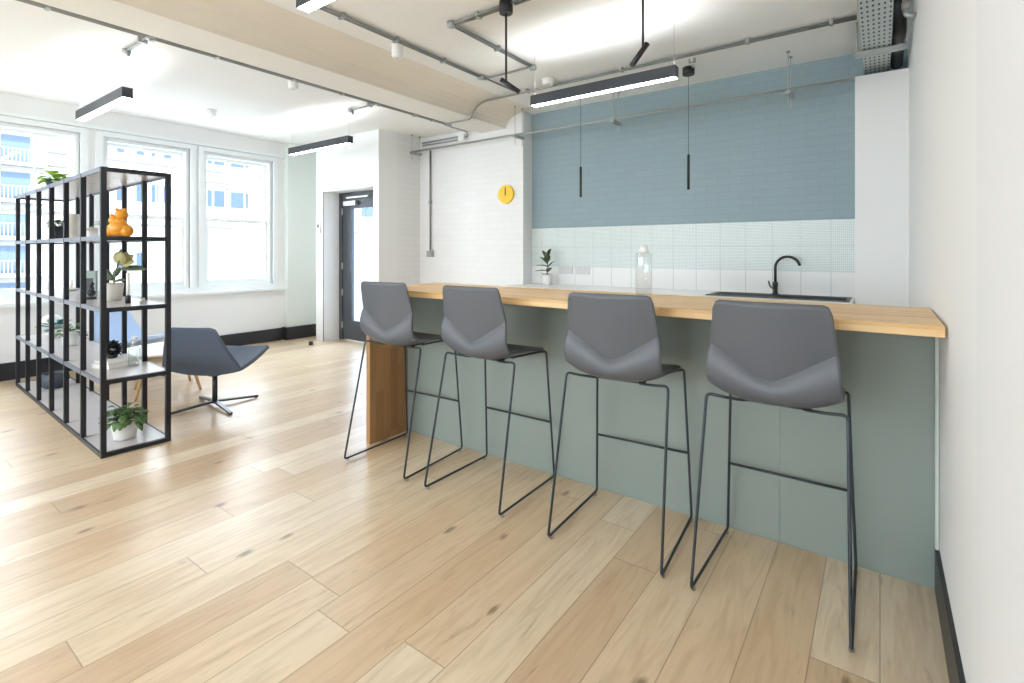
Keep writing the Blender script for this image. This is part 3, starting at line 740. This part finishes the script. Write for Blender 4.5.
def cable_pendant(x, y, zt, zb, lab):
    t = thing('cable_pendant', lab, 'pendant lamp', (x, y, ZK-.001), group='slim black cable pendants')
    b = nb(); lathe(b, [(.055, -.07), (.055, 0)], seg=24); obj('canopy', b, 'tap', t)
    b = nb(); tube(b, [(0, 0, -.07), (0, 0, zt-ZK)], .0022, 6); obj('cable', b, 'tap', t)
    b = nb(); tube(b, [(0, 0, zt-ZK), (0, 0, zb-ZK)], .013, 12); obj('tube_shade', b, 'tap', t)
cable_pendant(-1.487, 4.93, 2.275, 1.94, 'slim black cable pendant nearer the cable tray')
cable_pendant(-2.65, 4.93, 2.27, 1.94, 'slim black cable pendant nearer the clock, beside the long lamp')

# ------------------------------------------------------------------ cable tray, top right
t = thing('cable_tray', 'perforated galvanised cable tray under the ceiling in the top right corner', 'cable tray', (-.02, 4.0, 2.88))
bx('tray_base', 'galvp', t, -.09, .085, -2.2, 1.44, 0, .003)
bx('tray_side', 'galv', t, -.093, -.09, -2.2, 1.44, 0, .05); bx('tray_side', 'galv', t, .085, .088, -2.2, 1.44, 0, .05)
t2 = thing('strut_bracket', 'galvanised strut crossing below the perforated cable tray', 'bracket', (-.02, 4.72, 2.845))
bx('strut', 'galv', t2, -.135, .178, -.02, .02, -.008, .03)
for x in (-.125, .166):
    b = nb(); tube(b, [(x, 0, .03), (x, 0, ZK-2.8452)], .006, 8); obj('threaded_rod', b, 'hinge', t2)
t = thing('insulated_cable', 'thick black cable bundle hanging beside the cable tray', 'cable', (.113, 4.45, 2.934))
b = nb(); tube(b, fillet([(0, 0, .184), (0, .05, .08), (0, .12, 0), (0, .95, 0)], .1, 5), .042, 14); obj('cable_sleeve', b, 'tap', t)
t = thing('steel_elbow', 'galvanised conduit elbow fixed to the right wall by the tray', 'conduit', (.135, 4.1, 2.90))
b = nb(); tube(b, fillet([(-.05, .06, .13), (.0, .06, .13), (.0, .06, -.02), (.05, .06, -.04)], .05, 6), .018, 12); obj('pipe', b, 'galv', t)
b = nb(); lathe(b, [(.023, -.01), (.023, .03)], (0, .06, .03), 12); obj('coupling', b, 'hinge', t)

t = thing('intercom', 'small white wall intercom on the edge of the door wall', 'intercom', (-6.85, 4.489, 1.70))
bx('intercom_case', 'plastic', t, -.04, .04, -.025, 0, -.09, .09, bev=.005); bx('screen', 'tap', t, -.022, .022, -.028, -.025, .0, .05)
b = nb(); lathe(b, [(.03, 0), (.032, .006), (.030, .045), (.018, .052)], seg=16); tag(obj('door_stop', b, 'tap', None, (-6.62, 4.2, 0.0005)), 'small black floor door stop near the door', 'door stop')

# ------------------------------------------------------------------ shelf unit
A0 = Vector((-4.092, 1.096, 0)); RZ = math.atan2(.094, -2.9)     # local x runs along the unit, away from camera
t = thing('shelving_unit', 'long black metal open shelving unit with grey boards', 'shelving unit', A0, RZ)
P, D, T = .483, .398, .03
LV = [0.0, .475, .9475, 1.42, 1.872]
def ly(v): return -v      # local y: the unit's depth is to local -y
NB = 6
for i in range(NB+1):
    for side in (0, 1):
        y = 0 if side == 0 else -(D-T)
        x = i*P
        b = nb(); box(b, x-.0, x+T, y-T, y, 0, 1.9); obj('post', b, 'black', t)
for z in LV:
    top = z > 1.8
    zz = z if not top else 1.872
    for x in (0, NB*P):
        b = nb(); box(b, x, x+T, -(D-T), -T, zz, zz+.028); obj('end_rail', b, 'black', t)
    for k in range(NB):
        x0 = k*P+T
        for y0 in (-.0125, -D+.0005):
            b = nb(); box(b, x0, k*P+P, y0, y0+.012, zz, zz+.029); obj('side_rail', b, 'black' if z == 0 else 'raile', t)
        b = nb(); box(b, x0-.0265, k*P+P+(.0285 if k == NB-1 else -.0035), -(D-T)+.0005, -T-.0005, zz+.0145, zz+.0275)
        box(b, x0+.0005, k*P+P-.0005, -T-.0005, -.013, zz+.0145, zz+.0275); box(b, x0+.0005, k*P+P-.0005, -D+.013, -(D-T)+.0005, zz+.0145, zz+.0275)
        obj('shelf_board', b, 'board', t)
SH = {0: .0285, 1: .5035, 2: .976, 3: 1.4485, 4: 1.901}
def on_shelf(s, n, lv):
    c, sn = math.cos(RZ), math.sin(RZ)
    return (A0.x+s*c+n*sn, A0.y+s*sn-n*c, SH[lv])   # n measured to +Y side
def item(name, lab, cat, s, n, lv, rz=0, group=None):
    return thing(name, lab, cat, on_shelf(s, n, lv), rz, group)
# top
t = item('potted_plant', 'lime green plant in dark pot on top of the shelving unit', 'plant', 2.30, .2, 4)
pot(t, .06, .08, .13, 'potg')
bushy(t, .11, .055, 34, .105, .095, 'leafl', .5, (0, 85), seed=4)
# level 3
t = item('potted_plant', 'small green plant in square black planter on upper shelf', 'plant', 2.22, .2, 3)
pot(t, .055, .06, .13, 'potk', sq=.9)
bushy(t, .125, .05, 30, .065, .055, 'leaf', .3, (5, 85), seed=9)
t = item('cylinder_vase', 'tall beige cylinder vase on the upper shelf', 'vase', 1.73, .2, 3)
b = nb(); lathe(b, [(.046, 0), (.05, .005), (.05, .225), (.046, .23), (.043, .228), (.043, .03)], seg=28); obj('vase_body', b, 'potb', t)
t = item('candle_jar', 'short white lidded candle jar on the upper shelf', 'candle jar', 1.12, .2, 3)
b = nb(); lathe(b, [(.036, 0), (.04, .004), (.04, .07)], seg=24); obj('jar', b, 'pot', t)
b = nb(); lathe(b, [(.042, .0705), (.042, .085), (.034, .09), (.008, .091), (.008, .10)], seg=24); obj('lid', b, 'potb', t)
t = item('potted_plant', 'green plant in black and white patterned pot on upper shelf', 'plant', .70, .2, 3)
pot(t, .038, .042, .09, 'pattern')
bushy(t, .085, .035, 22, .055, .04, 'leaf', .3, (10, 80), seed=12)
t = item('orange_figurine', 'lumpy orange glazed figurine at the end of upper shelf', 'figurine', .224, .15, 3, math.radians(36))
b = nb()
ball(b, (0, 0, .062), .062, 1.05, .8, .95); ball(b, (-.058, 0, .042), .042, 1, .9, 1); ball(b, (.058, 0, .042), .042, 1, .9, 1); ball(b, (-.028, 0, .115), .034); ball(b, (.012, 0, .10), .036)
obj('figurine_body', b, 'orange', t)
b = nb(); ball(b, (.022, 0, .158), .040, 1, .9, .95); obj('figurine_head', b, 'orange', t)
b = nb(); ball(b, (.048, -.01, .188), .012); ball(b, (-.004, -.01, .19), .012); ball(b, (-.045, 0, .138), .013, 1, 1, 1.6); obj('figurine_ear', b, 'orange', t)
# level 2
t = item('potted_plant', 'large rubber plant in beige pot on the middle shelf', 'plant', .62, .22, 2)
pot(t, .052, .066, .13, 'potb')
b = nb(); tube(b, [(0, 0, .11), (.015, .005, .19), (.05, .01, .25), (.09, .01, .30)], .006, 8); obj('stem', b, 'leafd', t)
# camera side is +x ; image right is towards (.8,.59)
IR = Vector((.809, .588, 0))
c_, s_ = math.cos(0), math.sin(0)
def L_(bm, base, dr, dz, ln, w, droop, dd=0):
    d = IR*dr+V(-.588, .809, 0)*dd+V(0, 0, dz); leaf(bm, base, d, (.588, -.5, .6), ln, w, droop, .12, 9)
b = nb()
L_(b, IR*.05+V(0, 0, .235), 1, .16, .21, .055, .16)
L_(b, (0.0, 0, .16), -1, 1.1, .15, .04, .1)
L_(b, (0, 0, .14), 1, .35, .11, .028, .2)
L_(b, (0, 0, .15), -.6, .5, .09, .05, .2); L_(b, (0, 0, .17), .3, 1, .10, .05, .1, .4)
L_(b, IR*.06+V(0, 0, .28), .2, 1, .13, .04, .1, -.3)
thicken(obj('foliage', b, 'leafd', t), .002)
b = nb()
for dr, dz, dd in ((-.3, .8, 0), (.5, .6, .1), (.9, .3, -.2), (.1, 1, .3), (.2, .9, -.3)): L_(b, IR*.065+V(0, 0, .265), dr, dz, .12, .075, .1, dd)
thicken(obj('new_leaf', b, 'leafy', t), .002)
t = item('picture_frame', 'grey green picture frame standing on the middle shelf', 'picture frame', 1.20, .2, 2, math.radians(35))
b = nb(); 
for r in ((-.065, -.045, 0, .21), (.045, .065, 0, .21), (-.045, .045, 0, .02), (-.045, .045, .15, .21)): box(b, r[0], r[1], -.01, .01, r[2], r[3])
obj('frame', b, 'picture', t); bx('picture_panel', 'tap', t, -.045, .045, .0, .006, .02, .15); bx('easel_back', 'tap', t, -.02, .02, .011, .06, 0, .004)
t = item('black_statuette', 'small black seated statuette beside the picture frame', 'statuette', .86, .14, 2)
b = nb(); lathe(b, [(.034, 0), (.034, .02)], seg=20); obj('plinth', b, 'tap', t)
b = nb(); ball(b, (0, 0, .05), .032, 1, .9, .9); ball(b, (0, 0, .082), .024, .9, .8, 1.2); ball(b, (0, .005, .118), .016); tube(b, [(.02, 0, .09), (.034, -.008, .065), (.02, -.018, .05)], .007, 8); tube(b, [(-.02, 0, .09), (-.034, -.008, .065), (-.02, -.018, .05)], .007, 8)
obj('figure', b, 'potk', t)
t = item('candlestick', 'slim white candle in a black holder at the middle shelf end', 'candle', .26, .215, 2)
b = nb(); lathe(b, [(.017, 0), (.017, .055), (.013, .058)], seg=20); obj('holder', b, 'tap', t)
b = nb(); lathe(b, [(.011, .0585), (.011, .215), (.003, .219)], seg=16); obj('candle', b, 'wax', t)
t = item('steel_tumbler', 'tiny steel cup beside the candle on the middle shelf', 'cup', .16, .27, 2)
b = nb(); lathe(b, [(.014, 0), (.016, .04), (.0145, .04), (.013, .004)], seg=18, cap1=True); obj('cup_body', b, 'hinge', t)
b = nb(); tube(b, [(.015, 0, .03), (.025, 0, .028), (.025, 0, .012), (.014, 0, .01)], .002, 6); obj('cup_handle', b, 'hinge', t)
t = item('white_dish', 'shallow white dish with candle at the far middle shelf', 'dish', 2.06, .26, 2)
b = nb(); lathe(b, [(.03, 0), (.05, .01), (.058, .022), (.055, .022), (.03, .010)], seg=24); obj('dish_body', b, 'potb', t)
b = nb(); lathe(b, [(.012, .0105), (.012, .10), (.003, .103)], seg=14); obj('taper_candle', b, 'wax', t)
t = item('bud_vase', 'small pale bud vase furthest away on the middle shelf', 'vase', 2.58, .2, 2)
b = nb(); lathe(b, [(.022, 0), (.035, .03), (.034, .06), (.014, .10), (.012, .13), (.015, .14), (.011, .138)], seg=20); obj('vase_body', b, 'pot', t)
# level 1
t = item('book_stack', 'two white books lying on the lower shelf', 'book stack', .478, .2, 1)
t.name = 'white_book'; t['category'] = 'book'; t['label'] = 'thicker white book, lowest under the black succulent'
def book(t, w, d, h, z=0):
    bx('cover', 'book', t, -w, w, -d, d, z, z+.003); bx('cover', 'book', t, -w, w, -d, d, z+h-.003, z+h); bx('spine', 'book', t, -w, -w+.003, -d, d, z+.003, z+h-.003); bx('pages', 'wax', t, -w+.003, w-.004, -d+.003, d-.003, z+.0032, z+h-.0032)
book(t, .085, .11, .034); t.rotation_euler[2] = .35
p = t.location
t = thing('white_book', 'thinner white book, on top of the thicker one under the succulent', 'book', (p.x, p.y, p.z+.0345), .25)
book(t, .08, .10, .02)
t = thing('black_succulent', 'spiky round black plant resting on two white books', 'plant', (p.x-.045, p.y-.01, p.z+.055))
b = nb(); lathe(b, [(.03, 0), (.036, .03), (.03, .032)], seg=20); obj('bowl', b, 'potk', t)
rnd = random.Random(5); b = nb()
for i in range(46):
    z = 1-2*(i+.5)/46*.85; r = math.sqrt(max(0, 1-z*z)); a = i*2.4
    dd = V(r*math.cos(a), r*math.sin(a), z); leaf(b, dd*.02+V(0, 0, .062), dd, (0, 0, 1) if abs(z) < .9 else (1, 0, 0), .052, .03, .0, .5, 5)
thicken(obj('foliage', b, 'leafk', t), .003)
t = item('glass_bottle', 'clear glass carafe on the lower shelf beside the books', 'bottle', .36, .28, 1)
b = nb(); lathe(b, [(.036, 0), (.038, .005), (.038, .12), (.03, .14), (.016, .16), (.016, .20)], seg=24, cap1=False); obj('glass_body', b, 'bottle', t)
b = nb(); lathe(b, [(.018, .198), (.018, .215), (.010, .22)], seg=16); obj('stopper', b, 'plastic', t)
t = item('potted_plant', 'trailing green plant in white pot on the lower shelf', 'plant', 1.80, .2, 1)
pot(t, .052, .066, .13, 'pot')
bushy(t, .11, .07, 16, .065, .06, 'leaf', .5, (-10, 60), seed=21)
t = item('potted_plant', 'teal leafed plant in white round pot at far lower shelf', 'plant', 2.45, .22, 1)
pot(t, .05, .07, .09, 'pot')
bushy(t, .08, .07, 22, .08, .07, 'teal', .3, (5, 75), seed=23)
t = item('white_bowl_lamp', 'white dome table lamp behind the teal leafed plant', 'table lamp', 2.74, .24, 1)
b = nb(); lathe(b, [(.045, 0), (.045, .008), (.008, .012), (.008, .12)], seg=20); obj('lamp_base', b, 'plastic', t)
b = nb(); lathe(b, [(.085, .11), (.08, .15), (.055, .185), (.015, .20)], seg=24); obj('lamp_shade', b, 'plastic', t)
# level 0
t = item('slate_bowl', 'round slate grey bowl on the bottom shelf', 'bowl', 2.40, .2, 0)
b = nb(); lathe(b, [(.07, 0), (.10, .03), (.115, .08), (.105, .135), (.095, .14), (.088, .135), (.095, .08), (.06, .02)], seg=28); obj('bowl_body', b, 'potg', t)
b = nb(); lathe(b, [(.085, .118), (.05, .125), (.004, .128)], seg=28); obj('soil', b, 'soil', t)
t = item('potted_plant', 'leafy green plant in white ribbed pot on the bottom shelf end', 'plant', .235, .19, 0)
pot(t, .066, .083, .145, 'pot')
bushy(t, .125, .085, 70, .055, .055, 'leaf', .9, (0, 80), seed=31)

# ------------------------------------------------------------------ lounge chairs
def lounge(lab, loc, rz, m, hs=1.0):
    t = thing('lounge_chair', lab, 'lounge chair', loc, rz, group='blue swivel lounge chairs')
    bm = nb(); nu = 25; cols = []
    for k in range(nu):
        u = -1+2*k/(nu-1); au = abs(u)
        # back centre line then seat; local +y is where the chair faces
        T = V(.205*u, -.297+.02*(1-u*u)*-1, .727-.02*max(0, au-.8)/.2)
        B = V(.341*u, -.155-.01*u*u, .318+.05*u*u)
        Fp = V(.308*u, .34-.02*u*u, .452+.012*u*u)
        c = []
        for i in range(13):
            q = i/12; p = T.lerp(B, q); p.y -= .02*math.sin(q*PI)*(1-.5*au); c.append(p)
        Q = c[-1]; 
        for i in range(1, 15):
            q = i/14; p = Q.lerp(Fp, q); p.z -= .035*math.sin(q*PI)*(1-.6*u*u); c.append(p)
        cols.append([bm.verts.new(p) for p in c])
    for A, B in zip(cols, cols[1:]):
        for i in range(len(A)-1):
            f = bm.faces.new((A[i], B[i], B[i+1], A[i+1])); f.smooth = True
    o = obj('upholstered_shell', bm, m, t)
    md = o.modifiers.new('thickness', 'SOLIDIFY'); md.thickness = .035; md.offset = 0
    md = o.modifiers.new('round', 'BEVEL'); md.width = .008; md.segments = 2
    b = nb(); tube(b, [(0, 0, .03), (0, 0, .31)], .021, 16); lathe(b, [(.05, .27), (.08, .30), (.08, .315)], seg=20); obj('swivel_post', b, 'chrome', t)
    for k in range(4):
        a = k*PI/2; d = V(math.cos(a), math.sin(a), 0); s = V(-d.y, d.x, 0); b = nb()
        P0 = [(d*.0+s*.018, .055), (d*.0-s*.018, .055), (d*.36-s*.012, .022), (d*.36+s*.012, .022)]
        vt = [b.verts.new((p.x, p.y, z)) for p, z in P0]; vb = [b.verts.new((p.x, p.y, z-.016)) for p, z in P0]
        b.faces.new(vt); b.faces.new(vb[::-1])
        for i in range(4): b.faces.new((vt[i], vb[i], vb[(i+1) % 4], vt[(i+1) % 4]))
        lg = obj('star_leg', b, 'chrome', t)
        b = nb(); lathe(b, [(.012, 0.0), (.012, .008)], d*.345, 12); obj('foot', b, 'tap', lg)
    return t
c1 = lounge('slate blue swivel lounge chair seen from behind, beside the shelving unit', (-4.68, 2.05, 0), math.radians(32), 'bluefab')
for ch in c1.children:
    if 'star_leg' in ch.name: ch.rotation_euler[2] = math.radians(-37)
c2 = lounge('light blue lounge chair seen through the shelves beyond the coffee table', (-6.47, 2.04, 0), math.radians(-58), 'bluefab2')

t = thing('coffee_table', 'low white coffee table with splayed oak legs between the chairs', 'coffee table', (-5.60, 2.02, 0))
b = nb(); lathe(b, [(.375, .39), (.38, .394), (.38, .408), (.375, .412)], seg=48); obj('table_top', b, 'tabletop', t)
b = nb(); lathe(b, [(.34, .372), (.372, .389)], seg=48); obj('top_underside', b, 'oakleg', t)
for k, (x, y) in enumerate(((.23, .20), (.20, -.33), (-.27, -.18), (-.20, .28))):
    b = nb(); tube(b, [(x*.62, y*.62, .373), (x, y, 0)], .021, 12, r2=.012); obj('leg', b, 'oakleg', t)

# ------------------------------------------------------------------ outside
sbox('ground_outside', 'street', -90, -9, -40, 90, -12.2, -12)
t = thing('building', 'white balconied building seen through the left window', 'building', (-60, 3, -12))
bx('facade', 'extwall', t, -9.9, 0, -43, 9.28, 0, 34)
for z in (-3.7, -.55, 2.6, 5.75, 8.9, 12.0):
    zz = z+12
    bx('balcony_slab', 'extwall', t, .01, 1.2, -30, 9.0, zz-.3, zz-.05)
    b = nb(); box(b, 1.1, 1.16, -30, 9.0, zz+1.05, zz+1.13); box(b, 1.1, 1.16, -30, 9.0, zz-.04, zz+.03)
    for k in range(150): 
        y = -28+k*.25
        if y < 9: box(b, 1.11, 1.15, y, y+.07, zz+.03, zz+1.05)
    obj('balustrade', b, 'extrail', t)
    for k in range(8):
        y0 = -29+k*4.7
        bx('balcony_glazing', 'extband', t, .01, .06, y0, y0+4.2, zz+.02, zz+2.35)
t = thing('building', 'white rendered building seen through the middle and right windows', 'building', (-60, 30, -12))
bx('facade', 'extwall', t, -10, 0, -17.7, 32, 0, 34)
for (y0, y1) in ((14.6, 15.6), (17.3, 17.9), (18.9, 19.6), (20.2, 20.8), (21.3, 22.0), (23.4, 24.3), (25.5, 25.95), (26.2, 27.3), (28.0, 29.95), (32.7, 33.4), (35.5, 36.5), (39, 41), (43, 44.2), (46, 48.5), (50.5, 52), (54, 57)):
    for z0, z1 in ((6.3, 8.1), (11.0, 12.8), (-.2, 1.2)):
        if z0 < 3 and y0 > 20: continue
        f = bx('window', 'extblue', t, .01, .06, y0-30, y1-30, z0+12, z1+12)
b = nb()
for z in (3.9, 8.9, 10.1): box(b, .005, .15, -17.7, 32, z+12, z+12.15)
obj('string_course', b, 'extline', t)

# ------------------------------------------------------------------ light
w = bpy.data.worlds.new('World'); SC.world = w; w.use_nodes = True
bg = w.node_tree.nodes['Background']; bg.inputs[0].default_value = (.80, .91, 1.0, 1); bg.inputs[1].default_value = 7.0
sun = bpy.data.lights.new('sun', 'SUN'); sun.energy = 6; sun.angle = math.radians(3); sun.color = (1, .97, .93)
so = bpy.data.objects.new('sun', sun); COL.objects.link(so); so.rotation_euler = Vector((-.75, .25, -.65)).to_track_quat('-Z', 'Y').to_euler()
def portal(name, loc, rot, sx, sy):
    l = bpy.data.lights.new(name, 'AREA'); l.shape = 'RECTANGLE'; l.size = sx; l.size_y = sy; l.cycles.is_portal = True
    o = bpy.data.objects.new(name, l); COL.objects.link(o); o.location = loc; o.rotation_euler = rot
for p, q in WINS: portal('daylight_portal', (XL-.21, (p+q)/2, (ZS+ZH)/2), (0, -PI/2, 0), ZH-ZS, q-p)
for p, q in REAR_FILL_WINS: portal('daylight_portal', ((p+q)/2, YF-.16, (ZS+ZH)/2), (PI/2, 0, 0), q-p, ZH-ZS)

# ------------------------------------------------------------------ camera
cam = bpy.data.cameras.new('camera'); co = bpy.data.objects.new('camera', cam); COL.objects.link(co)
cam.sensor_width = 36; cam.lens = 507*36/1024; cam.clip_start = .02; cam.clip_end = 300
cam.shift_y = -(341.5-251)/1024
co.location = (0, 0, 1.35); co.rotation_euler = (PI/2, 0, math.atan(368/507))
SC.camera = co
SC.view_settings.view_transform = 'Standard'; SC.view_settings.look = 'None'
SC.view_settings.gamma = 1; SC.view_settings.use_curve_mapping = False
SC.view_settings.exposure = .78
SC.cycles.max_bounces = 10; SC.cycles.diffuse_bounces = 6; SC.cycles.transparent_max_bounces = 16
SC.cycles.sample_clamp_indirect = 6
SC.cycles.use_denoising = True
